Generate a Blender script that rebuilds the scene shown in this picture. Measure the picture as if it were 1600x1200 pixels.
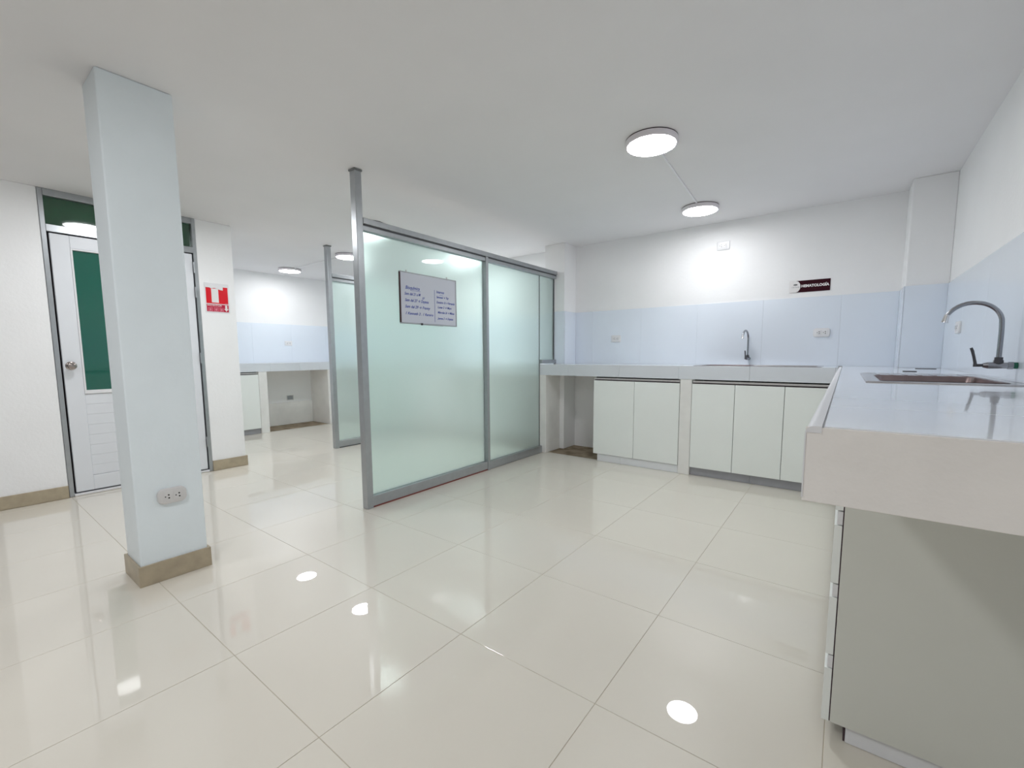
import bpy, bmesh, math, random
from mathutils import Vector, Matrix
random.seed(4)
S = bpy.context.scene
C = S.collection
for o in list(bpy.data.objects): bpy.data.objects.remove(o)

# ------------------------------------------------------------------ camera
CAM_H = 1.144
yaw, pitch, roll = math.radians(36.7351), math.radians(5.7624), math.radians(-0.2529)
fwd = Vector((-math.sin(yaw)*math.cos(pitch), math.cos(yaw)*math.cos(pitch), -math.sin(pitch)))
rgt = Vector((math.cos(yaw), math.sin(yaw), 0)); up = rgt.cross(fwd)
cx = math.cos(roll)*rgt + math.sin(roll)*up
cy = -math.sin(roll)*rgt + math.cos(roll)*up
cam = bpy.data.cameras.new('camera'); co = bpy.data.objects.new('camera', cam); C.objects.link(co)
M = Matrix((cx, cy, -fwd)).transposed().to_4x4(); M.translation = Vector((0, 0, CAM_H))
co.matrix_world = M
cam.sensor_width = 36; cam.lens = 685.53/1600*36
cam.shift_x = -8.8/1600; cam.shift_y = 22.4/1600
cam.clip_start = .02
S.camera = co

# ------------------------------------------------------------------ world, exposure
w = bpy.data.worlds.new('world'); S.world = w; w.use_nodes = True
w.node_tree.nodes['Background'].inputs[0].default_value = (.8, .85, .9, 1)
w.node_tree.nodes['Background'].inputs[1].default_value = .18
S.view_settings.view_transform = 'Standard'; S.view_settings.look = 'None'
S.view_settings.gamma = 1; S.view_settings.use_curve_mapping = False
S.view_settings.exposure = 0.37
S.cycles.diffuse_bounces = 8; S.cycles.max_bounces = 14
LAMP = 52.0          # radiance of the ceiling discs

# ------------------------------------------------------------------ dimensions (metres, camera above the origin)
H = 2.424
YB = 4.785; XR = .572; XL = -7.375; YF = -2.7
XP, XP2 = -2.779, -4.941
XD = -4.992
YC = 4.206; ZC = 1.027; ZA = .904; ZT = 1.642

# ------------------------------------------------------------------ materials
def mat(name, col, rough=.5, metal=0, coat=0, noise=0, nscale=8, bump=0, bscale=60, spec=.5, emit=0, emitcol=None, coatr=.03, dirt=None):
    m = bpy.data.materials.new(name); m.use_nodes = True
    nt = m.node_tree; b = nt.nodes['Principled BSDF']
    b.inputs['Base Color'].default_value = (*col, 1)
    b.inputs['Roughness'].default_value = rough; b.inputs['Metallic'].default_value = metal
    b.inputs['Coat Weight'].default_value = coat; b.inputs['Coat Roughness'].default_value = coatr
    b.inputs['Specular IOR Level'].default_value = spec
    if emit:
        b.inputs['Emission Color'].default_value = (*(emitcol or col), 1); b.inputs['Emission Strength'].default_value = emit
    tc = nt.nodes.new('ShaderNodeTexCoord')
    if noise or dirt:
        n = nt.nodes.new('ShaderNodeTexNoise'); n.inputs['Scale'].default_value = nscale; n.inputs['Detail'].default_value = 5
        nt.links.new(tc.outputs['Object'], n.inputs['Vector'])
        r = nt.nodes.new('ShaderNodeValToRGB')
        if dirt:
            r.color_ramp.elements[0].position = .42; r.color_ramp.elements[1].position = .62
            r.color_ramp.elements[0].color = (*col, 1); r.color_ramp.elements[1].color = (*dirt, 1)
        else:
            r.color_ramp.elements[0].position = .3; r.color_ramp.elements[1].position = .7
            r.color_ramp.elements[0].color = (*[c*(1-noise) for c in col], 1); r.color_ramp.elements[1].color = (*[min(1, c*(1+noise)) for c in col], 1)
        nt.links.new(n.outputs['Fac'], r.inputs['Fac']); nt.links.new(r.outputs['Color'], b.inputs['Base Color'])
    if bump:
        n2 = nt.nodes.new('ShaderNodeTexNoise'); n2.inputs['Scale'].default_value = bscale; n2.inputs['Detail'].default_value = 4
        nt.links.new(tc.outputs['Object'], n2.inputs['Vector'])
        bp = nt.nodes.new('ShaderNodeBump'); bp.inputs['Strength'].default_value = bump; bp.inputs['Distance'].default_value = .01
        nt.links.new(n2.outputs['Fac'], bp.inputs['Height']); nt.links.new(bp.outputs['Normal'], b.inputs['Normal'])
    return m

def glass_mat():
    # frosted film behind a smooth face: sharp mirror on top, blurred transmission below
    m = bpy.data.materials.new('frosted_glass'); m.use_nodes = True
    nt = m.node_tree; nt.nodes.clear(); N = nt.nodes.new; Lk = nt.links.new
    out = N('ShaderNodeOutputMaterial')
    ref = N('ShaderNodeBsdfRefraction'); ref.inputs['Color'].default_value = GLASS_T; ref.inputs['Roughness'].default_value = .40; ref.inputs['IOR'].default_value = 1.22
    tr = N('ShaderNodeBsdfTranslucent'); tr.inputs['Color'].default_value = GLASS_D
    df = N('ShaderNodeBsdfDiffuse'); df.inputs['Color'].default_value = GLASS_D
    m1 = N('ShaderNodeMixShader'); m1.inputs[0].default_value = .3
    Lk(tr.outputs[0], m1.inputs[1]); Lk(df.outputs[0], m1.inputs[2])
    m2 = N('ShaderNodeMixShader'); m2.inputs[0].default_value = .32
    Lk(ref.outputs[0], m2.inputs[1]); Lk(m1.outputs[0], m2.inputs[2])
    gl = N('ShaderNodeBsdfGlossy'); gl.inputs['Roughness'].default_value = .01; gl.inputs['Color'].default_value = (1, 1, 1, 1)
    fr = N('ShaderNodeFresnel'); fr.inputs['IOR'].default_value = 1.45
    m3 = N('ShaderNodeMixShader'); Lk(fr.outputs[0], m3.inputs[0]); Lk(m2.outputs[0], m3.inputs[1]); Lk(gl.outputs[0], m3.inputs[2])
    Lk(m3.outputs[0], out.inputs['Surface'])
    return m
GLASS_T = (.90, 1, .975, 1); GLASS_D = (.93, 1, .985, 1)

WALL = mat('white_wall_paint', (.89, .89, .90), .55, noise=.015, nscale=3, bump=.12, bscale=45)
CEIL = mat('ceiling_paint', (.79, .78, .79), .8, noise=.015, nscale=2)
COLP = mat('column_paint', (.80, .87, .91), .4, noise=.02, nscale=4, bump=.1, bscale=30)
TILE = mat('polished_floor_tile', (.715, .675, .60), .32, coat=.85, noise=.02, nscale=1.3, coatr=.012, spec=.25)
GROUT = mat('floor_grout', (.54, .48, .38), .8)
SCREED = mat('bare_screed', (.34, .27, .19), .8, noise=.2, nscale=9, dirt=(.2, .15, .1))
BSK = mat('glazed_wall_tile', (.78, .84, .93), .2, coat=.3, noise=.01, nscale=3, coatr=.05)
TOPT = mat('glazed_worktop_tile', (.90, .91, .94), .1, coat=.5, noise=.01, nscale=3, coatr=.02)
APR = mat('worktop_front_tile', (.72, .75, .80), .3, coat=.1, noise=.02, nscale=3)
TGROUT = mat('tile_joint', (.66, .67, .68), .7)
PLAS = mat('rough_plaster', (.86, .825, .79), .7, noise=.04, nscale=6, bump=.25, bscale=25)
PIER = mat('white_pier_paint', (.84, .83, .81), .6, noise=.05, nscale=5, bump=.15)
UNDER = mat('unpainted_plaster', (.52, .50, .40), .8, noise=.1, nscale=4, bump=.3)
BBRD = mat('beige_skirting_tile', (.42, .355, .255), .35, noise=.12, nscale=14)
ALU = mat('satin_aluminium', (.42, .44, .46), .34, metal=.75, noise=.04, nscale=20)
CAPM = mat('dull_cap', (.22, .23, .23), .5, metal=.3)
ALUD = mat('dark_groove', (.10, .105, .11), .5, metal=.4)
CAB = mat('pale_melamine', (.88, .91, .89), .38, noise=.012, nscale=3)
CABP = mat('pale_melamine_shaded', (.68, .69, .64), .45, noise=.02, nscale=3)  # same melamine as the doors, darkened for the side panel's shade
CARC = mat('cabinet_carcass', (.50, .53, .52), .5)
EDGE = mat('dark_gap', (.05, .025, .035), .7)
KICK = mat('grey_plinth', (.36, .36, .39), .45, noise=.05)
KICKW = mat('white_plinth', (.80, .81, .84), .4, noise=.03)
CHAN = mat('aluminium_channel', (.58, .56, .56), .4, metal=.3)
STEEL = mat('stainless_steel', (.62, .60, .60), .22, metal=1, noise=.06, nscale=30)
CHROME = mat('brushed_chrome', (.36, .37, .40), .26, metal=1)
CHROMEL = mat('bright_chrome', (.75, .75, .77), .12, metal=1)
DARKM = mat('dark_fitting', (.10, .10, .11), .4, metal=.5)
GREENT = mat('green_thread_tape', (.02, .16, .10), .5)
PLAST = mat('white_plastic', (.78, .78, .80), .3)
BASIN = mat('dark_basin_steel', (.32, .25, .25), .28, metal=1, noise=.15, nscale=12)  # darker, browner steel than the rim
KNOB = mat('bronzed_steel', (.42, .37, .35), .18, metal=1)
MAR = mat('dark_edge_tape', (.05, .015, .02), .5)
PLASTG = mat('grey_plastic', (.66, .65, .65), .35)
HOLE = mat('socket_hole', (.01, .01, .01), .8)
DOORW = mat('white_door_panel', (.74, .76, .80), .4, noise=.01)
DGREEN = mat('green_door_film', (.008, .105, .075), .12, coat=.6, coatr=.01)
DGREEN2 = mat('green_transom_film', (.008, .070, .030), .06, coat=1, coatr=.01, noise=.15, nscale=4)
RED = mat('red_sign', (.70, .0, .012), .35, noise=.04)
RED2 = mat('crimson_sign', (.50, .0, .035), .35)
PINK = mat('pink_print', (.72, .22, .30), .4)
WHITEP = mat('white_print', (.80, .78, .78), .4)
MAROON = mat('maroon_sign', (.032, .001, .007), .45, spec=.15)
BLACK = mat('black_print', (.015, .015, .018), .5)
GREYP = mat('grey_print', (.35, .37, .40), .5)
BOARD = mat('whiteboard_face', (.60, .63, .71), .2, coat=.3)
BLUEI = mat('blue_marker_ink', (.03, .06, .36), .5)
REDBR = mat('reddish_tape', (.22, .05, .04), .5)
FROST = glass_mat()
DIFF = mat('lamp_diffuser', (1, 1, 1), .5, emit=LAMP, emitcol=(.975, .985, 1))
DIFFB = mat('lamp_diffuser_stronger', (1, 1, 1), .5, emit=LAMP*1.65, emitcol=(.975, .985, 1))
DIFFW = mat('lamp_diffuser_weaker', (1, 1, 1), .5, emit=LAMP*.64, emitcol=(.975, .985, 1))
LRIM = mat('lamp_rim', (.78, .74, .78), .35)
WATER = mat('scuff_mark', (.35, .33, .30), .6)

# ------------------------------------------------------------------ mesh helpers
def BM(): return bmesh.new()
def box(bm, x0, x1, y0, y1, z0, z1, bev=0, seg=1):
    if x0 > x1: x0, x1 = x1, x0
    if y0 > y1: y0, y1 = y1, y0
    if z0 > z1: z0, z1 = z1, z0
    r = bmesh.ops.create_cube(bm, size=1)
    for v in r['verts']:
        v.co = Vector((x0+(v.co.x+.5)*(x1-x0), y0+(v.co.y+.5)*(y1-y0), z0+(v.co.z+.5)*(z1-z0)))
    if bev:
        es = {e for v in r['verts'] for e in v.link_edges}
        bmesh.ops.bevel(bm, geom=list(es), offset=bev, segments=seg, affect='EDGES', profile=.5)
    return bm
def B(*a, **k): return box(BM(), *a, **k)
def cyl(bm, p0, p1, r0, r1=None, n=24, caps=True):
    r1 = r0 if r1 is None else r1
    p0, p1 = Vector(p0), Vector(p1); d = (p1-p0)
    mt = Matrix.Translation((p0+p1)/2) @ d.to_track_quat('Z', 'Y').to_matrix().to_4x4()
    bmesh.ops.create_cone(bm, cap_ends=caps, segments=n, radius1=r0, radius2=r1, depth=d.length, matrix=mt)
    return bm
def tube(bm, pts, rad, n=16):
    pts = [Vector(p) for p in pts]; rings = []
    rads = rad if isinstance(rad, (list, tuple)) else [rad]*len(pts)
    prev = None
    for i, p in enumerate(pts):
        t = (pts[min(i+1, len(pts)-1)]-pts[max(i-1, 0)]).normalized()
        if prev is None:
            a = t.orthogonal().normalized()
        else:
            a = (prev-t*prev.dot(t)).normalized()
        prev = a; b = t.cross(a)
        rings.append([bm.verts.new(p+rads[i]*(math.cos(2*math.pi*k/n)*a+math.sin(2*math.pi*k/n)*b)) for k in range(n)])
    for i in range(len(rings)-1):
        for k in range(n):
            bm.faces.new((rings[i][k], rings[i][(k+1) % n], rings[i+1][(k+1) % n], rings[i+1][k]))
    bm.faces.new(rings[0][::-1]); bm.faces.new(rings[-1])
    return bm
def lathe(bm, prof, n=48):           # profile [(r,z)] about the Z axis
    rings = []
    for r, z in prof:
        rings.append([bm.verts.new((r*math.cos(2*math.pi*k/n), r*math.sin(2*math.pi*k/n), z)) for k in range(n)] if r > 1e-6 else [bm.verts.new((0, 0, z))])
    for a, b in zip(rings, rings[1:]):
        for k in range(n):
            k2 = (k+1) % n
            if len(a) == 1: bm.faces.new((a[0], b[k], b[k2]))
            elif len(b) == 1: bm.faces.new((a[k], a[k2], b[0]))
            else: bm.faces.new((a[k], a[k2], b[k2], b[k]))
    bmesh.ops.recalc_face_normals(bm, faces=bm.faces)
    return bm
def rrect(w, h, r, n=6):             # rounded rectangle outline centred on the origin
    pts = []
    for qx, qy, a0 in ((1, 1, 0), (-1, 1, 90), (-1, -1, 180), (1, -1, 270)):
        for k in range(n+1):
            a = math.radians(a0+90*k/n)
            pts.append((qx*(w/2-r)+r*math.cos(a), qy*(h/2-r)+r*math.sin(a)))
    return pts
def loft(bm, loops, cap_first=False, cap_last=True):
    L = [[bm.verts.new(p) for p in lp] for lp in loops]
    n = len(L[0])
    for a, b in zip(L, L[1:]):
        for k in range(n): bm.faces.new((a[k], a[(k+1) % n], b[(k+1) % n], b[k]))
    if cap_first: bm.faces.new(L[0][::-1])
    if cap_last: bm.faces.new(L[-1])
    return bm

def smooth(o, ang=40):
    for p in o.data.polygons: p.use_smooth = True
    try: o.data.set_sharp_from_angle(angle=math.radians(ang))
    except Exception: pass

def obj(name, bm, m, parent=None, sm=False, label=None, recalc=True):
    if recalc: bmesh.ops.recalc_face_normals(bm, faces=bm.faces)
    if parent is not None and parent.type == 'EMPTY' and parent.get('_w'):
        # vertices were given in world space; express them in the thing's space
        inv = Matrix.LocRotScale(parent.location, parent.rotation_euler, None).inverted()
        bm.transform(inv)
    me = bpy.data.meshes.new(name); bm.to_mesh(me); bm.free(); me.materials.append(m)
    o = bpy.data.objects.new(name, me); C.objects.link(o)
    if parent is not None: o.parent = parent
    if sm: smooth(o)
    if label: o['label'] = label
    return o
def tag(o, label, cat, group=None):
    o['label'] = label; o['category'] = cat
    if group: o['group'] = group
    return o
def thing(name, label, cat, loc=(0, 0, 0), rotz=0, group=None, world=True):
    o = bpy.data.objects.new(name, None); C.objects.link(o); o.empty_display_size = .1
    o.location = loc; o.rotation_euler = (0, 0, rotz)
    tag(o, label, cat, group)
    if world: o['_w'] = 1
    return o
def struct(name, bm, m, parent=None, **k):
    o = obj(name, bm, m, parent, **k)
    if parent is None: o['kind'] = 'structure'
    return o
def dup(root, loc, rotz, label, group=None):
    r = root.copy(); C.objects.link(r); r.location = loc; r.rotation_euler = (0, 0, rotz)
    r['label'] = label
    if group: r['group'] = group
    for ch in list(root.children):
        c = ch.copy(); C.objects.link(c); c.parent = r
        for g in ch.children:
            d = g.copy(); C.objects.link(d); d.parent = c
    return r
def sub_rect(rects, hole):           # rectangles minus a hole
    out = []; hx0, hx1, hy0, hy1 = hole
    for x0, x1, y0, y1 in rects:
        if x1 <= hx0 or x0 >= hx1 or y1 <= hy0 or y0 >= hy1: out.append((x0, x1, y0, y1)); continue
        if x0 < hx0: out.append((x0, hx0, y0, y1))
        if x1 > hx1: out.append((hx1, x1, y0, y1))
        a, b = max(x0, hx0), min(x1, hx1)
        if y0 < hy0: out.append((a, b, y0, hy0))
        if y1 > hy1: out.append((a, b, hy1, y1))
    return out

# ------------------------------------------------------------------ floor and its tiles
base = B(XL-.12, XR+.12, YF-.12, YB+.12, -.12, -.0018)
floor = struct('floor', base, GROUT)
TS = .6082; TX0, TY0 = -1.2059, .610; JG = .0010
BLOCK = (XL, XD+.02, .235, 1.916)
tile_mesh = {}
def floor_tile(x0, x1, y0, y1):
    key = (round(x1-x0, 3), round(y1-y0, 3))
    if key not in tile_mesh:
        bm = B(0, x1-x0, 0, y1-y0, -.012, 0, bev=.0007)
        me = bpy.data.meshes.new('tile'); bm.to_mesh(me); bm.free(); me.materials.append(TILE); tile_mesh[key] = me
    o = bpy.data.objects.new('tile', tile_mesh[key]); C.objects.link(o); o.parent = floor; o.location = (x0, y0, 0)
YTE = 4.262                        # tiles stop at the worktop; bare screed under it
for i in range(-12, 4):
    for j in range(-6, 8):
        x0, x1 = TX0+i*TS+JG, TX0+(i+1)*TS-JG; y0, y1 = TY0+j*TS+JG, TY0+(j+1)*TS-JG
        x0 = max(x0, XL); x1 = min(x1, XR); y0 = max(y0, YF); y1 = min(y1, YTE)
        if x1-x0 < .02 or y1-y0 < .02: continue
        if y0 >= 1.916: x0 = max(x0, -6.86)
        if x1-x0 < .02: continue
        for r in sub_rect([(x0, x1, y0, y1)], BLOCK): floor_tile(*r)
struct('screed', B(XL, XR, YTE, YB, -.0018, -.0008), SCREED, floor)
struct('screed', B(XL, -6.862, 1.916, YTE, -.0018, -.0008), SCREED, floor)

# ------------------------------------------------------------------ ceiling and walls
struct('ceiling', B(XL-.12, XR+.12, YF-.12, YB+.12, H, H+.12), CEIL)
wall_back = struct('wall_back', B(XL-.12, XR+.12, YB, YB+.12, -.1, H), WALL)
wall_right = struct('wall_right', B(XR, XR+.12, YF, YB, -.1, H), WALL)
wall_left = struct('wall_left', B(XL-.12, XL, YF, YB, -.1, H), WALL)
bm = BM()                          # behind the viewer: an unseen wide opening, added to let in fill light
for r_ in sub_rect([(XL-.12, XR+.12, -.1, H)], (XL+.5, XR-.35, .25, H-.12)): box(bm, r_[0], r_[1], YF-.12, YF, r_[2], r_[3])
struct('wall_front', bm, WALL)
bm = BM()
for k in range(6):
    xx = XL+.5+k*(XR-XL-.85-.05)/5; box(bm, xx, xx+.05, YF-.08, YF-.03, .25, H-.12)
struct('fill_opening_bars', bm, ALU)  # bars across the added opening
YPL = 4.515
struct('pilaster', B(-2.955, -2.679, YPL, YB, 0, H, bev=.006, seg=2), WALL, wall_back)
struct('pilaster', B(.327, XR, 4.481, YB, 0, H, bev=.006, seg=2), WALL, wall_back)
# block of rooms with the door on its right-hand face
bm = B(XL, XD, .235, .600, 0, H, bev=.004)
box(bm, XL, XD, 1.612, 1.916, 0, H, bev=.004)
box(bm, XL, XD-.16, .58, 1.63, 0, H)
struct('wall_middle', bm, WALL)

def skirt(name, segs):
    bm = BM()
    for s in segs: box(bm, *s, 0, .101, bev=.0015)
    return struct(name, bm, BBRD)
skirt('baseboard_middle', [(XD+.001, XD+.015, .222, .598), (XD+.001, XD+.015, 1.614, 1.929), (XD-2.3, XD+.001, .221, .2345), (XD-2.3, XD+.001, 1.9165, 1.9295)])
skirt('baseboard_right', [(XR-.013, XR-.0005, YF, .9)])
skirt('baseboard_front', [(XL, XR, YF+.0005, YF+.013)])
skirt('baseboard_left', [(XL+.0005, XL+.013, YF+.013, .22)])

column = struct('column', B(-2.988, -2.741, .548, .832, 0, H, bev=.008, seg=3), COLP)
bm = BM()
X0, X1, Y0, Y1 = -2.999, -2.729, .536, .844
box(bm, X1-.0115, X1, Y0, Y1, 0, .103, bev=.001); struct('baseboard', bm, BBRD, column)
bm = BM(); box(bm, X0, X1-.012, Y0, Y0+.0115, 0, .103, bev=.001); struct('baseboard', bm, BBRD, column)
bm = BM(); box(bm, X0, X0+.0105, Y0+.012, Y1, 0, .103, bev=.001); struct('baseboard', bm, BBRD, column)
bm = BM(); box(bm, X0+.011, X1-.012, Y1-.0115, Y1, 0, .103, bev=.001); struct('baseboard', bm, BBRD, column)

# ---- wall tiles above the worktops (joint 2 mm)
def wall_tiles(axis, plane, a0, a1, ref, wall, thick=.008, z0=ZC, z1=ZT, sign=-1):
    n0 = math.floor((a0-ref)/.5965)-1
    for k in range(n0, n0+40):
        s0, s1 = ref+k*.5965+.0004, ref+(k+1)*.5965-.0004
        s0, s1 = max(s0, a0), min(s1, a1)
        if s1-s0 < .01: continue
        p0, p1 = plane+sign*.0006, plane+sign*thick
        bm = B(s0, s1, p0, p1, z0, z1, bev=.0004) if axis == 'x' else B(p0, p1, s0, s1, z0, z1, bev=.0004)
        struct('tile', bm, BSK, wall)
wall_tiles('x', YB, -2.670, .3188, -.06, wall_back)
wall_tiles('x', YPL, -2.955, -2.679, -2.96, wall_back)
wall_tiles('x', 4.481, .327, XR-.0082, .327, wall_back)
wall_tiles('y', -2.679, YPL, YB-.0082, YPL-.1, wall_back, sign=1)
wall_tiles('y', .327, 4.481, YB-.0082, 4.4, wall_back)
wall_tiles('y', XR, .84, 4.4728, 4.4728, wall_right)
wall_tiles('x', YB, XL+.0082, -2.956, -.06, wall_back)
wall_tiles('y', XL, 1.92, YB-.0082, 3.03, wall_left, sign=1)

# ------------------------------------------------------------------ the door
DX = XD+.004
bm = B(XD-.10, DX, .601, .630, 0, H-.001, bev=.002); box(bm, XD-.10, DX, 1.583, 1.611, 0, H-.001, bev=.002)
box(bm, XD-.10, DX, .630, 1.583, H-.052, H-.001, bev=.002); box(bm, XD-.10, DX, .630, 1.583, 2.104, 2.158, bev=.002)
door = struct('door_1', bm, ALU)                 # the aluminium frame; leaf, panes and fittings are its parts
def dpart(name, bm, m, parent=door, **k): return struct(name, bm, m, parent, **k)
dpart('transom_pane', B(XD-.045, XD-.037, .632, 1.581, 2.159, H-.053), DGREEN2)
dpart('threshold', B(XD-.10, DX+.002, .630, 1.583, 0, .018, bev=.002), PLAST)
dpart('back_board', B(XD-.155, XD-.10, .601, 1.611, 0, H), EDGE)  # unseen dark sheet standing for the shade in the gap round the leaf
leaf = dpart('door_leaf', BM(), DOORW)
LX0, LX1 = XD-.045, XD-.006; ly0, ly1 = .6435, 1.574
g0, g1, gz0, gz1 = .765, 1.449, .864, 1.985
def lp(name, bm, m, **k): return struct(name, bm, m, leaf, **k)
me_bm = BM()
box(me_bm, LX0, LX1, ly0, g0-.012, .03, 2.095, bev=.003)
box(me_bm, LX0, LX1, g1+.012, ly1, .03, 2.095, bev=.003)
box(me_bm, LX0, LX1, g0-.012, g1+.012, gz1+.012, 2.095, bev=.003)
box(me_bm, LX0, LX1, g0-.012, g1+.012, .03, .15, bev=.003)
bmesh.ops.recalc_face_normals(me_bm, faces=me_bm.faces); me_bm.to_mesh(leaf.data); me_bm.free()
lp('glass_pane', B(LX0+.012, LX0+.022, g0, g1, gz0, gz1), DGREEN)
bm = BM()
box(bm, LX0+.004, LX1+.003, g0-.012, g0, gz0-.03, gz1+.012, bev=.002); box(bm, LX0+.004, LX1+.003, g1, g1+.012, gz0-.03, gz1+.012, bev=.002)
box(bm, LX0+.004, LX1+.003, g0, g1, gz1, gz1+.012, bev=.002); box(bm, LX0+.004, LX1+.003, g0, g1, gz0-.03, gz0, bev=.002)
lp('glazing_bead', bm, PLAST)
zz = .152
for k in range(8):
    z1_ = zz+(.833-.152)/8
    lp('slat', B(LX0+.008, LX1-.006, g0-.012, g1+.012, zz+.0002, z1_-.0006, bev=.0022), DOORW)
    zz = z1_
bm = lathe(BM(), [(0, 0), (.033, 0), (.034, .004), (.028, .009), (.013, .012), (.012, .030), (.024, .036), (.029, .046), (.026, .056), (.010, .060), (.009, .057), (0, .057)], 32)
bm.transform(Matrix.Translation((LX1, .690, 1.066)) @ Matrix.Rotation(math.pi/2, 4, 'Y'))
lp('knob', bm, KNOB, sm=True)
for hz in (1.97, 1.74, 1.12, .30):
    bm = BM(); cyl(bm, (DX+.003, 1.579, hz-.05), (DX+.003, 1.579, hz+.05), .006, n=12)
    dpart('hinge', bm, ALU, sm=True)

# ------------------------------------------------------------------ frosted-glass partitions
def partition(X, y0, ym, yend, ycnt, name, label):
    fx = X; bx = X-.061; gx = X-.046           # front, back, glass plane
    t = thing(name, label, 'partition', (X-.03, y0, 0))
    P = lambda n, bm, m, **k: obj(n, bm, m, t, **k)
    P('post', B(bx, fx, y0, y0+.052, 0, H-.012, bev=.003, seg=2), ALU)
    P('post_cap', B(bx-.006, fx+.006, y0-.006, y0+.058, H-.013, H-.001, bev=.002), CAPM)
    bm = BM(); box(bm, bx, fx+.006, y0+.052, yend, 2.064, 2.104, bev=.002); P('top_rail', bm, ALU)
    bm = BM(); box(bm, bx+.006, fx-.008, y0+.052, ym, 2.052, 2.064); box(bm, bx+.006, fx-.008, ym+.034, yend, 2.052, 2.064); P('track_groove', bm, ALUD)
    bm = BM(); box(bm, bx+.004, fx-.004, y0+.052, ym, 2.020, 2.052, bev=.002); P('top_channel', bm, ALU)
    bm = BM(); box(bm, bx+.004, fx-.004, ym+.034, yend, 2.020, 2.052, bev=.002); P('top_channel', bm, ALU)
    P('mullion', B(bx, fx+.002, ym, ym+.034, 0, 2.064, bev=.002), ALU)
    P('bottom_rail', B(bx+.004, fx-.004, y0+.052, ym, .012, .088, bev=.002), ALU)
    P('bottom_rail', B(bx+.004, fx-.004, ym+.034, ycnt, .004, .080, bev=.002), ALU)
    P('floor_seal', B(bx+.008, fx-.008, y0+.06, ym, 0, .012), REDBR if X > -4 else ALUD)
    P('glass_pane', B(gx-.003, gx+.003, y0+.052, ym, .088, 2.02), FROST)
    P('glass_pane', B(gx-.003, gx+.003, ym+.034, ycnt-.002, .080, 2.02), FROST)
    P('glass_pane', B(gx-.003, gx+.003, ycnt+.002, yend-.012, ZC+.05, 2.02), FROST)
    P('joint_strip', B(gx-.006, gx+.006, ycnt-.002, ycnt+.002, .08, 2.02), ALUD)
    P('end_stile', B(gx-.012, gx+.012, yend-.012, yend-.001, ZC+.05, 2.02), ALUD)
    P('bottom_rail', B(bx+.01, fx-.006, ycnt, yend-.001, ZC+.006, ZC+.05, bev=.002), ALU)
    return t
partition(XP, 1.862, 3.232, YPL-.009, YC-.004, 'glass_partition', 'large frosted glass partition in grey aluminium frame, carrying the whiteboard')
partition(XP2, 2.90, 3.9, YB-.010, YC-.004, 'glass_partition', 'smaller frosted glass partition behind the large one, its post standing free in the passage')

# ------------------------------------------------------------------ worktops
def worktop(t, X0, X1, Y0, Y1, hole=None, ref=(0, 0), front=None, side=None):
    """concrete slab, tiles on top, tiles on the front edge; world coordinates"""
    rects = [(X0, X1, Y0, Y1)]
    holes = [h for h in (hole if isinstance(hole, list) else [hole]) if h]
    for h in holes: rects = sub_rect(rects, h)
    bm = BM()
    for r in rects: box(bm, *r, ZA+.001, ZC-.009)
    obj('slab', bm, PLAS, t)
    i0 = math.floor((X0-ref[0])/.5965); j0 = math.floor((Y0-ref[1])/.5965)
    for i in range(i0, i0+14):
        for j in range(j0, j0+14):
            a = (max(X0, ref[0]+i*.5965+.0007), min(X1, ref[0]+(i+1)*.5965-.0007), max(Y0, ref[1]+j*.5965+.0007), min(Y1, ref[1]+(j+1)*.5965-.0007))
            if a[1]-a[0] < .01 or a[3]-a[2] < .01: continue
            rs = [a]
            for h in holes: rs = sub_rect(rs, h)
            rs = [r for r in rs if r[1]-r[0] > .002 and r[3]-r[2] > .002]
            if not rs: continue
            apart = len(rs) == 2 and (rs[0][1] < rs[1][0] or rs[1][1] < rs[0][0] or rs[0][3] < rs[1][2] or rs[1][3] < rs[0][2])
            for grp in ([[r] for r in rs] if apart else [rs]):
                bm = BM()
                for r in grp: box(bm, *r, ZC-.008, ZC, bev=0 if len(grp) > 1 else .0006)
                obj('tile', bm, TOPT, t)

# back worktop
SB = (-1.13, -.17, 4.30, 4.70)      # sink cut-out, back
wt = thing('worktop', 'long tiled worktop along the back wall, with the far sink let into it', 'worktop', (-1.4, YC+.3, ZA))
worktop(wt, -2.842, -.049, YC+.009, YB-.009, [SB, (-3, -2.670, YPL-.009, 5)], (-.06, YC+.009-.12))
k = -5
while k < 1:
    a, b = -.06+k*.5965+.0007, -.06+(k+1)*.5965-.0007
    a, b = max(a, -2.842), min(b, -.049)
    if b-a > .01: obj('front_tile', B(a, b, YC, YC+.0085, ZA, ZC+.0005, bev=.001), APR, wt)
    k += 1

# right worktop
YN = .8435
SR = (.085, .515, 2.24, 3.13)
wr = thing('worktop', 'tiled worktop along the right wall, its thick plastered end nearest the viewer', 'worktop', (.26, 2.7, ZA))
worktop(wr, -.022, XR-.009, YN+.004, 4.470, SR, (-.0225, 1.187-.5965))
obj('tile', B(-.022, .318, 4.4705, YB-.009, ZC-.008, ZC), TOPT, wr)
obj('slab', B(-.022, .318, 4.4705, YB-.009, ZA+.001, ZC-.009), PLAS, wr)
obj('end_face', B(-.046, XR-.001, YN, YN+.0035, ZA-.002, ZC-.002, bev=.001), PLAS, wr)
bm = BM(); box(bm, -.046, -.0225, YN+.004, YC+.3, ZA+.001, ZC-.012)
obj('slab', bm, PLAS, wr)
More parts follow.
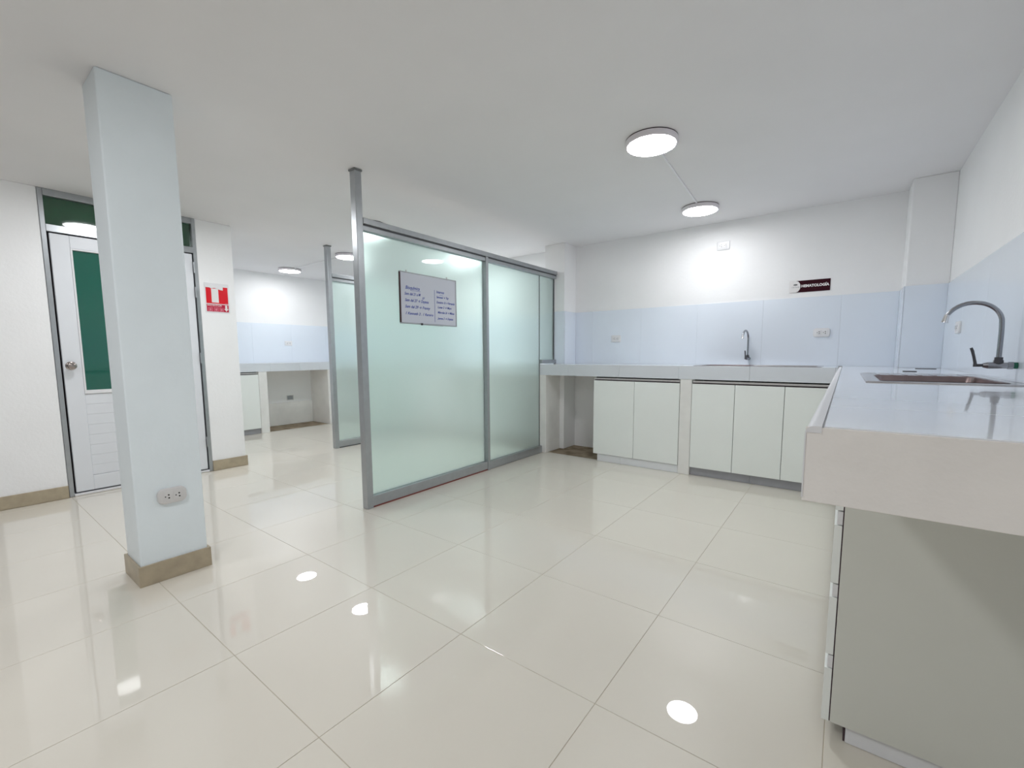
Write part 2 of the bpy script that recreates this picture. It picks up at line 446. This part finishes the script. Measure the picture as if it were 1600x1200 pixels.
# white quarter-round trim along the left edge
pts = []
for s in range(7):
    a = math.radians(180-15*s); pts.append((-.034+.013*math.cos(a), ZC-.013+.013*math.sin(a)))
prof = [(-.047, ZA+.004)] + pts + [(-.0245, ZC), (-.0245, ZC-.011), (-.045, ZC-.011), (-.045, ZA+.004)]
loops = [[(x, y, z) for x, z in prof] for y in (YN-.001, YC+.3)]
bm = BM(); loft(bm, loops, True, True)
obj('edge_trim', bm, PLAST, wr, sm=True)
obj('trim_joint', B(-.0245, -.0220, YN+.002, YC+.2, ZC-.01, ZC-.0015), GREYP, wr)

# worktop in the bay behind the partition, and the one in the far left room
wb = thing('worktop', 'worktop seen only as a blurred band through the frosted glass', 'worktop', (-3.8, YC+.3, ZA))
worktop(wb, XP2+.002, XP-.066, YC+.009, YPL-.010, None, (-.06, YC-.11))
obj('slab', B(XP2+.002, -2.956, YPL-.01, YB-.009, ZA+.001, ZC, bev=.001), PLAS, wb)
obj('front_tile', B(XP2+.002, XP-.066, YC, YC+.0085, ZA, ZC+.0005, bev=.001), APR, wb)
XLP = -6.81
wl = thing('worktop', 'tiled worktop against the left wall of the far room', 'worktop', (-7.1, 3.3, ZA))
worktop(wl, XL+.009, XLP-.011, 1.93, YB-.01, None, (XLP-.2, 1.93))
ys = [1.93, 2.5, 3.02, 3.46, 3.78, 4.36, YB-.01]
for a, b in zip(ys, ys[1:]):
    obj('front_tile', B(XLP-.0105, XLP-.002, a+.0007, b-.0007, ZA, ZC+.0005, bev=.001), APR, wl)

# ------------------------------------------------------------------ masonry piers carrying the worktops
def pier(lbl, x0, x1, y0, y1, m=PIER):
    o = obj('pier', B(x0, x1, y0, y1, 0, ZA, bev=.004), m); tag(o, lbl, 'pier')
    return o
pier('low white wall closing the left end of the knee space under the back worktop', -2.842, -2.735, YC, YPL-.001)
pier('white painted pier between the two low cabinets of the back worktop', -1.236, -1.131, YC+.003, YB-.001)
pier('white pier under the far left worktop, beside its cabinet', XL+.001, XLP-.004, 2.853, 2.968)
pier('white pier closing the right side of the knee space in the far left room', XL+.001, XLP-.004, 3.920, 4.04)
struct('trim_1', B(XL+.0005, XL+.03, 2.97, 3.918, .0, .37, bev=.006), PIER)

# ------------------------------------------------------------------ low cabinets
def cabinet(label, ax, a0, a1, front, back, doors, kick_m, kick_in, kick_j, zd0=.080, zd1=.864, kick_a0=None, channel=True, sgn=1):
    """ax 'x': spans a0..a1 in X, its front at Y=front; ax 'y': spans a0..a1 in Y, its front at X=front (facing +X when sgn=-1)"""
    mid = (a0+a1)/2
    t = thing('base_cabinet', label, 'cabinet', (mid, (front+back)/2, 0) if ax == 'x' else ((front+back)/2, mid, 0))
    def bb(u0, u1, d0, d1, z0, z1, bev=0):          # d = depth measured inward from the front
        f0, f1 = front+sgn*d0, front+sgn*d1
        return B(u0, u1, f0, f1, z0, z1, bev=bev) if ax == 'x' else B(f0, f1, u0, u1, z0, z1, bev=bev)
    D = abs(back-front)
    for r_ in ((a0+.002, a0+.018, .022, D, .075, ZA-.001), (a1-.018, a1-.002, .022, D, .075, ZA-.001), (a0+.018, a1-.018, D-.006, D, .075, ZA-.001), (a0+.018, a1-.018, .022, D-.006, .075, .091)):
        obj('carcass_board', bb(*r_), CARC, t)
    for (u0, u1) in doors:
        obj('door', bb(u0, u1, 0, .018, zd0, zd1, .0015), CAB, t)
    obj('gap_shadow_board', bb(a0+.003, a1-.003, .0185, .0218, zd0, zd1), EDGE, t)
    if channel:
        obj('finger_channel', bb(a0+.004, a1-.004, .012, .0215, zd1+.010, ZA-.012, .001), CHAN, t)
        obj('channel_lip', bb(a0+.004, a1-.004, .004, .0215, zd1+.0022, zd1+.006), EDGE, t)
    ks = [kick_a0 if kick_a0 is not None else a0] + kick_j + [a1]
    for u0, u1 in zip(ks, ks[1:]):
        obj('plinth', bb(u0+.001, u1-.001, kick_in, kick_in+.016, .001, .074, .001), kick_m, t)
    return t
cabinet('two-door pale cabinet left of the white pier, under the back worktop', 'x', -2.130, -1.238, YC+.002, YB-.01,
        [(-2.130, -1.686), (-1.682, -1.240)], KICKW, .014, [-1.825], kick_a0=-2.088)
cabinet('three-door pale cabinet right of the white pier, under the far sink', 'x', -1.129, -.002, YC+.002, YB-.01,
        [(-1.127, -.768), (-.764, -.392), (-.388, -.004)], KICK, .030, [-.622])
cabinet('single-door pale cabinet under the far left worktop, cut off by the wall', 'y', 1.935, 2.851, XLP-.004, XL+.01,
        [(1.937, 2.390), (2.394, 2.849)], KICK, .03, [], sgn=-1)

# drawer cabinet under the right worktop, camera side closed by a large panel
XF = .001
YD = 1.507
dc = thing('drawer_cabinet', 'large pale drawer cabinet under the right worktop, its side panel facing the viewer', 'cabinet', (.29, 2.8, 0))
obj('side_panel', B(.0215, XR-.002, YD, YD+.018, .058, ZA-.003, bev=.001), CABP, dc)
obj('back_board', B(XR-.010, XR-.002, YD+.019, YC-.02, .060, ZA-.003), CARC, dc)
obj('bottom_board', B(.024, XR-.011, YD+.019, YC-.02, .060, .076), CARC, dc)
zs = [(.0575, .222), (.266, .440), (.484, .655), (.700, .86)]
for k, (z0, z1) in enumerate(zs):
    for (u0, u1) in ((YD+.001, YD+.60), (YD+.604, YD+1.2), (YD+1.204, YD+1.8), (YD+1.804, YC-.025)):
        obj('drawer', B(XF-.001, .0185, u0, u1, z0, z1, bev=.0008), CAB, dc)
        if k < 3: obj('finger_channel', B(.006, .0185, u0+.001, u1-.001, z1+.003, zs[k+1][0]-.004), PLAST, dc)
obj('gap_shadow_board', B(.0188, .0212, YD+.002, YC-.026, .06, ZA-.01), EDGE, dc)
obj('plinth', B(.060, XR-.002, YD+.016, YD+.032, .001, .057, bev=.001), KICKW, dc)
obj('plinth', B(.055, .0595, YD+.02, YC-.02, .001, .057), EDGE, dc)  # dark strip standing for the shaded gap left of the plinth

# ------------------------------------------------------------------ sinks
def sink(label, cx_, cy_, L, W, ax, basin, drain_side):
    """rim L x W, built along local X, basin = (centre, length) along local X"""
    t = thing('sink', label, 'sink', (cx_, cy_, ZC), math.pi/2 if ax == 'y' else 0, world=False)
    bc, bl = basin; bw = W-.10
    z = lambda pts, h, ox=0: [(x+ox, y, h) for x, y in pts]
    rim = rrect(L, W, .03); rim2 = rrect(L-.012, W-.012, .028)
    # rim plate with basin hole : bridge by a grid of strips
    bm = BM(); t0 = .0005; t1 = .005
    for r in sub_rect([(-L/2, L/2, -W/2, W/2)], (bc-bl/2, bc+bl/2, -bw/2, bw/2)): box(bm, *r, t0, t1-.002)
    obj('rim', bm, STEEL, t)
    bm = BM()
    lo = [[(x+ox, y, h) for x, y in rrect(a, b, r)] for a, b, r, h, ox in ((L, W, .02, .0005, 0), (L-.003, W-.003, .019, .0025, 0), (L-.008, W-.008, .018, .0042, 0), (L-.016, W-.016, .016, .0042, 0), (L-.020, W-.020, .015, .0032, 0))]
    loft(bm, lo, False, False); obj('rim_lip', bm, STEEL, t, sm=True, recalc=True)
    bm = BM()
    lo = [z(rrect(bl+.004, bw+.004, .02), .0045, bc), z(rrect(bl-.004, bw-.004, .03), .001, bc), z(rrect(bl-.02, bw-.02, .05), -.13, bc), z(rrect(bl-.06, bw-.06, .05), -.155, bc), z(rrect(.10, .10, .049), -.165, bc)]
    loft(bm, lo, False, True); obj('basin', bm, BASIN, t, sm=True, recalc=False)
    bm = lathe(BM(), [(0, 0), (.012, 0), (.012, .003), (.038, .003), (.043, .001), (.045, 0)], 24); bm.transform(Matrix.Translation((bc, 0, -.1645)))
    obj('drain', bm, CHROMEL, t, sm=True)
    d0 = bc+bl/2+.04 if drain_side > 0 else -L/2+.04
    d1 = L/2-.04 if drain_side > 0 else bc-bl/2-.04
    bm = BM()
    for k in range(7):
        yk = -W/2+.07+k*(W-.14)/6
        box(bm, d0, d1, yk-.006, yk+.006, .0031, .0055, bev=.001)
    obj('drainboard_rib', bm, STEEL, t)
    return t
sink('stainless sink let into the far worktop, with ribbed drainboard on its right', -.65, 4.50, .99, .43, 'x', (-.24, .40), 1)
sink('stainless sink let into the near right worktop', .298, 2.685, .93, .46, 'y', (-.10, .56), 1)

# ------------------------------------------------------------------ wall faucets (local: wall at x=0, spout towards +x)
def faucet(label, loc, rz):
    t = thing('faucet', label, 'faucet', loc, rz, world=False)
    bm = BM(); cyl(bm, (0, 0, 0), (.012, 0, 0), .013, n=20); obj('wall_nipple', bm, GREENT, t, sm=True)
    bm = BM(); cyl(bm, (.012, 0, 0), (.028, 0, 0), .015, n=6); cyl(bm, (.028, 0, 0), (.085, 0, 0), .0125, .0135, n=20); cyl(bm, (.085, 0, 0), (.100, 0, 0), .0135, .009, n=20)
    obj('valve_body', bm, CHROME, t, sm=True)
    bm = BM(); cyl(bm, (.10, 0, 0), (.126, 0, 0), .006, n=14); tube(bm, [(.122, 0, -.006), (.123, 0, .01), (.128, 0, .035), (.134, 0, .06), (.139, 0, .074)], [.007, .0055, .005, .0055, .005], 12)
    obj('lever', bm, DARKM, t, sm=True)
    bm = BM(); cyl(bm, (.055, 0, .008), (.055, 0, .022), .016, n=6); cyl(bm, (.055, 0, .022), (.055, 0, .034), .013, n=20); obj('collar_nut', bm, DARKM, t, sm=True)
    pts = [(.055, 0, .03), (.055, 0, .08), (.055, 0, .14), (.056, 0, .165)]
    for k in range(1, 17):
        a = math.radians(180-k*9.4); pts.append((.056+.088+.088*math.cos(a), 0, .175+.088*math.sin(a)))
    pts.append((pts[-1][0]+.004, 0, pts[-1][2]-.012))
    bm = tube(BM(), pts, .0085, 18); obj('spout', bm, CHROME, t, sm=True)
    e = Vector(pts[-1]); bm = BM(); cyl(bm, e+Vector((-.002, 0, .010)), e+Vector((.004, 0, -.022)), .0095, .0125, n=20)
    obj('aerator', bm, CHROMEL, t, sm=True)
    return t
faucet('wall-mounted gooseneck faucet over the near right sink', (XR-.0085, 2.664, 1.088), math.pi)
faucet('small gooseneck faucet on the back wall over the far sink', (-.755, YB-.0085, 1.092), -math.pi/2-.12)

# ------------------------------------------------------------------ sockets (local: plate in the XZ plane, facing -y)
def plate(bm, w_, h_, r, d):
    lo = []
    for s, y in ((0, 0), (0, -d*.55), (.006, -d*.9), (.014, -d)):
        lo.append([(x, y, z) for x, z in rrect(w_-s, h_-s, max(.002, r-s/2))])
    loft(bm, lo, False, True); return bm
def outlet(name, label, loc, rz, w_, h_, n, m=PLAST, d=.012, r=.022, deep=False):
    t = thing(name, label, 'outlet', loc, rz, world=False)
    obj('cover_plate', plate(BM(), w_, h_, r, d), m, t, sm=True)
    for k in range(n):
        ox = (k-(n-1)/2)*w_*.36
        mod = plate(BM(), w_*.30, h_*.62, .005, .0025); mod.transform(Matrix.Translation((ox, -d, 0)))
        mo = obj('socket', mod, m, t, sm=True)
        bm = BM()
        for px, pz, rr in ((.005, .008, .0028), (.006, -.008, .0028), (-.009, 0, .0022)):
            s = w_/.125
            cyl(bm, (ox+px*s, -d-.0020, pz*s), (ox+px*s, -d-.0034, pz*s), rr*s*1.35, n=12)
        obj('pin_hole', bm, HOLE, mo)
    return t
outlet('wall_outlet', 'white double outlet low on the blue-white column', (-2.7405, .694, .432), math.pi/2, .122, .080, 2, PLASTG, d=.018, r=.028)
outlet('wall_outlet', 'white double outlet on the tiles right of the far faucet, under the dark sign', (-.188, YB-.0085, 1.322), 0, .125, .078, 2, d=.014, r=.02)
outlet('wall_outlet', 'small double outlet on the tiles near the glass partition', (-2.142, YB-.0085, 1.315), 0, .115, .078, 2, d=.008, r=.006)
outlet('wall_outlet', 'double outlet high on the back wall, just under the lamp', (-1.032, YB-.0005, 2.197), 0, .118, .085, 2, d=.008, r=.012)
outlet('wall_outlet', 'double outlet on the right wall tiles, framed by the curved faucet', (XR-.0085, 3.93, 1.30), -math.pi/2, .12, .078, 2, d=.012, r=.02)
outlet('wall_outlet', 'small double outlet on the tiled wall of the far left room', (XL+.0085, 3.575, 1.335), math.pi/2, .118, .075, 2, d=.008, r=.006)
t = thing('junction_box', 'open grey junction box under the far left worktop', 'outlet', (XL+.0005, 3.555, .44), math.pi/2, world=False)
bm = BM()
for r_ in sub_rect([(-.055, .055, -.04, .04)], (-.046, .046, -.031, .031)): box(bm, r_[0], r_[1], -.008, 0, r_[2], r_[3])
obj('box_rim', bm, PLASTG, t); obj('box_back', B(-.046, .046, -.003, -.001, -.031, .031), GREYP, t)
obj('knockout', lathe(BM(), [(0, 0), (.014, 0), (.014, .003), (0, .003)], 16), HOLE, t).location = (0, -.004, .028)

# ------------------------------------------------------------------ ceiling lamps and raceways
LR = .152
def lamp(label, x, y):
    t = thing('ceiling_lamp', label, 'lamp', (x, y, H), 0, world=False, group='round ceiling lamps')
    obj('rim', lathe(BM(), [(0, -.0005), (LR-.004, -.0005), (LR-.004, -.006), (LR, -.006), (LR, -.030), (LR-.004, -.036), (LR-.010, -.037), (LR-.011, -.033), (0, -.033)], 56), LRIM, t, sm=True)
    obj('base_gasket', lathe(BM(), [(LR-.012, -.001), (LR-.001, -.001), (LR-.001, -.0058), (LR-.012, -.0058)], 56), EDGE, t)
    bm = lathe(BM(), [(LR-.0115, -.0335), (LR-.0115, -.037), (LR-.02, -.0385), (0, -.039)], 40)
    obj('diffuser', bm, DIFF, t)
    return t
l0 = lamp('round lamp nearest the viewer, the largest seen on the ceiling', -1.013, 2.715)
for x, y, lb in ((-1.105, 4.18, 'round lamp close to the back wall, above the high outlet'),
                 (-6.74, 3.353, 'round lamp in the far left room, left of the thin free-standing post'),
                 (-5.215, 3.35, 'round lamp half hidden behind the tall post of the large partition'),
                 (-4.05, 1.02, 'round lamp hidden behind the column, mirrored in the green transom'),
                 (-3.835, 2.715, 'round lamp behind the glass at the near post of the large partition'),
                 (-3.93, 4.22, 'round lamp glowing through the top of the frosted glass'),
                 (-1.38, -.50, 'round lamp behind the viewer on the right'),
                 (-3.05, -1.0, 'unseen round lamp added behind the viewer on the left as fill')):  # last one is added out of view to light the column's near face
    d_ = dup(l0, (x, y, H), random.random(), lb)
    if x < -6 or (x > -1.2 and y > 4):         # the two lamps next to a wall are dimmed to soften its hotspot
        for c in d_.children:
            if c.name.startswith('diffuser'): c.material_slots[0].link = 'OBJECT'; c.material_slots[0].material = DIFFW
    if y < 0 and x > -2:
        for c in d_.children:
            if c.name.startswith('diffuser'): c.material_slots[0].link = 'OBJECT'; c.material_slots[0].material = DIFFB
def raceway(p, q_, lb):
    p, q_ = Vector(p), Vector(q_); d = (q_-p).normalized(); n = Vector((-d.y, d.x, 0))*.0065
    bm = BM(); lo = [[(v+s*n).to_tuple()[:2]+(H-hh,) for s, hh in ((-1, .0003), (-1, .008), (-.7, .011), (.7, .011), (1, .008), (1, .0003))] for v in (p, q_)]
    loft(bm, lo, True, True); o = obj('cable_raceway', bm, PLAST); tag(o, lb, 'raceway'); return o
raceway((-1.02, 2.872, 0), (-1.095, 4.022, 0), 'thin white cable raceway on the ceiling between the two near lamps')
raceway((-6.585, 3.353, 0), (-5.372, 3.35, 0), 'thin cable raceway between the two lamps of the far left room')

# ------------------------------------------------------------------ text helper
def text_bm(s, size, depth=.0004, shear=0, bold=0, alx='LEFT'):
    cu = bpy.data.curves.new('t', 'FONT'); cu.body = s; cu.size = size; cu.extrude = depth; cu.resolution_u = 3; cu.shear = shear; cu.offset = bold; cu.align_x = alx
    o = bpy.data.objects.new('t', cu); C.objects.link(o)
    dg = bpy.context.evaluated_depsgraph_get(); me = bpy.data.meshes.new_from_object(o.evaluated_get(dg))
    bm = BM(); bm.from_mesh(me); bpy.data.meshes.remove(me); bpy.data.objects.remove(o); bpy.data.curves.remove(cu)
    return bm
def width(bm): return max(v.co.x for v in bm.verts)-min(v.co.x for v in bm.verts)
def put(bm, x, z, y, fit=None, rot=0, flip=None):
    """text (local XY) -> plate space (X right, Z up, facing -Y)"""
    if fit:
        w_ = width(bm); sx = fit/w_; bm.transform(Matrix.Diagonal((sx, 1, 1, 1)))
    bm.transform(Matrix.Translation((x, y, z)) @ Matrix.Rotation(rot, 4, 'Y') @ Matrix.Rotation(math.pi/2, 4, 'X'))
    return bm

# ---- dark department sign (local plate, faces -y)
t = thing('wall_sign', 'dark maroon sign lettered HEMATOLOGÍA on the back wall', 'sign', (-.300, YB-.0005, 1.741), -.0, world=False)
obj('board', B(-.153, .153, -.004, 0, -.0515, .0515, bev=.001), MAROON, t)
bm = BM(); pts = [(-.1528, -.0512)] + [(-.107+.039*math.sin(math.radians(a)), -.0512*math.cos(math.radians(a))) for a in range(0, 181, 12)] + [(-.1528, .0512)]
loft(bm, [[(x, -.0043, z) for x, z in pts], [(x, -.0052, z) for x, z in pts]], True, True)
obj('white_field', bm, WHITEP, t)
obj('lettering', put(text_bm('HEMATOLOGÍA', .031, bold=.0015), -.062, -.008, -.0046, fit=.207), WHITEP, t)
bm = BM(); loft(bm, [[(-.107+.016*math.cos(a), y, .017+.0075*math.sin(a)) for a in [k*math.pi/10 for k in range(20)]] for y in (-.0052, -.0056)], True, True)
obj('emblem', bm, BLACK, t)
obj('emblem_line', B(-.118, -.096, -.0060, -.0057, .0155, .0175), WHITEP, t)
obj('small_lettering', put(text_bm('CELULAB', .012, bold=.0002), -.136, -.009, -.0054, fit=.060), GREYP, t)

# ---- fire extinguisher sign on the wall by the door (faces +x)
t = thing('wall_sign', 'red and white fire extinguisher sign with a torn top, beside the door', 'sign', (XD+.0005, 1.755, 1.695), math.pi/2, world=False)
obj('backing', B(-.104, .106, -.003, 0, -.135, .150, bev=.001), PLAST, t)
obj('red_panel', B(-.094, .094, -.0042, -.0031, -.046, .117), RED, t)
obj('crimson_panel', B(-.094, .094, -.0042, -.0031, -.124, -.054), RED2, t)
obj('extinguisher_body', B(-.048, .012, -.0052, -.0043, -.036, .098), WHITEP, t)
bm = BM(); pts = [(-.098, .122), (-.098, .104), (-.060, .104), (-.052, .098), (-.02, .104), (.030, .088), (.052, .086), (.052, .120)]
loft(bm, [[(x, -.0053, z) for x, z in pts], [(x, -.009, z+.002) for x, z in pts]], True, True); obj('torn_flap', bm, PLAST, t)
bm = BM(); pts = [(.064, -.058), (.082, -.058), (.082, -.092), (.092, -.092), (.073, -.118), (.054, -.092), (.064, -.092)]
loft(bm, [[(x, -.0043, z) for x, z in pts], [(x, -.0052, z) for x, z in pts]], True, True); obj('arrow', bm, WHITEP, t)
obj('lettering', put(text_bm('EXTINTOR', .016, bold=.0004), -.088, -.069, -.0045, fit=.124), WHITEP, t)
obj('lettering', put(text_bm('CONTRA INCENDIO', .012), -.070, -.082, -.0045, fit=.10), PINK, t)
for x0, x1 in ((-.084, -.046), (-.034, .004), (.014, .048)):
    bm = BM()
    for r_ in sub_rect([(x0, x1, -.121, -.086)], (x0+.004, x1-.004, -.117, -.090)): box(bm, r_[0], r_[1], -.0050, -.0043, r_[2], r_[3])
    cyl(bm, ((x0+x1)/2, -.0043, -.104), ((x0+x1)/2, -.005, -.104), .010, n=14)
    obj('pictogram', bm, PINK, t)
obj('small_print', put(text_bm('NTP 399', .008), .066, -.040, -.0045), PINK, t)

# ---- whiteboard on the partition (faces +x)
t = thing('whiteboard', 'small framed whiteboard with blue handwriting hung on the large glass partition', 'whiteboard', (XP-.0425, 2.548, 1.590), math.pi/2, world=False)
W_, H_ = .618, .404
obj('face', B(-W_/2+.004, W_/2-.004, -.012, -.002, -H_/2+.004, H_/2-.004), BOARD, t)
for nm, a in (('frame_bar', (-W_/2, W_/2, H_/2-.007, H_/2)), ('frame_bar', (-W_/2, W_/2, -H_/2, -H_/2+.009)), ('frame_bar', (W_/2-.009, W_/2, -H_/2+.009, H_/2-.007))):
    obj(nm, B(a[0], a[1], -.0165, 0, a[2], a[3], bev=.0015), ALU, t)
obj('frame_bar', B(-W_/2, -W_/2+.008, -.0165, 0, -H_/2+.009, H_/2-.007, bev=.0015), MAR, t)
obj('pen_tray', B(-.10, .13, -.034, -.0166, -H_/2-.004, -H_/2+.004, bev=.0015), ALU, t)
obj('pen_tray_end', B(-.108, -.098, -.034, -.0166, -H_/2-.006, -H_/2+.010, bev=.001), DARKM, t)
for x in (-.235, .205):
    bm = B(x-.006, x+.006, -.006, -.001, H_/2, H_/2+.016, bev=.001); obj('hanger', bm, PLASTG, t)
def hand(s, x, z, size, fit, m=BLUEI, name='handwriting', rot=0.0):
    bm = text_bm(s, size*1.12, .0001, shear=.35, bold=.0007); put(bm, x, z, -.0123, fit=fit, rot=rot); return obj(name, bm, m, t)
hand('Bioquímica', -.255, .070, .034, .145)
obj('underline', B(-.20, -.10, -.0126, -.0121, .060, .0625), BLUEI, t)
hand('Sem del 21 a M', -.265, .024, .028, .165); hand('27', -.085, .004, .020, .03)
hand('Sem del 27 → Dayana', -.262, -.026, .028, .245)
hand('Sem del 29 → Franny', -.262, -.076, .028, .262)
hand('1 Kenneth 2 . 1 Ramiro', -.262, -.128, .026, .290)
obj('divider_line', B(.050, .0535, -.0126, -.0121, -.175, .092), BLUEI, t)
hand('Internos', .072, .070, .028, .09)
obj('underline', B(.105, .150, -.0126, -.0121, .055, .057), BLUEI, t)
hand('Semanal → Tay', .072, .030, .022, .145)
hand('Domingo 16 → Fernando', .072, -.014, .024, .215)
hand('Lunes 2 → Mayu', .084, -.054, .022, .165)
hand('Miércoles 26 → Milena', .084, -.098, .023, .195)
hand('Jueves 2 → Dayana', .084, -.148, .023, .185)

# ------------------------------------------------------------------ thin dark strips for unidentified dark marks on the right worktop
o = obj('dark_strip', B(-.032, .032, -.014, .014, 0, .004, bev=.001), DARKM); o.location = (.315, 3.58, ZC+.0003)
tag(o, 'small dark flat piece lying on the right worktop just behind the sink', 'metal strip')
o = obj('dark_strip', B(-.055, .055, -.02, .02, 0, .003, bev=.001), DARKM); o.location = (.455, 4.22, ZC+.0003)
tag(o, 'longer dark strip lying at the back corner of the right worktop', 'metal strip')

for o in bpy.data.objects:
    if '_w' in o: del o['_w']
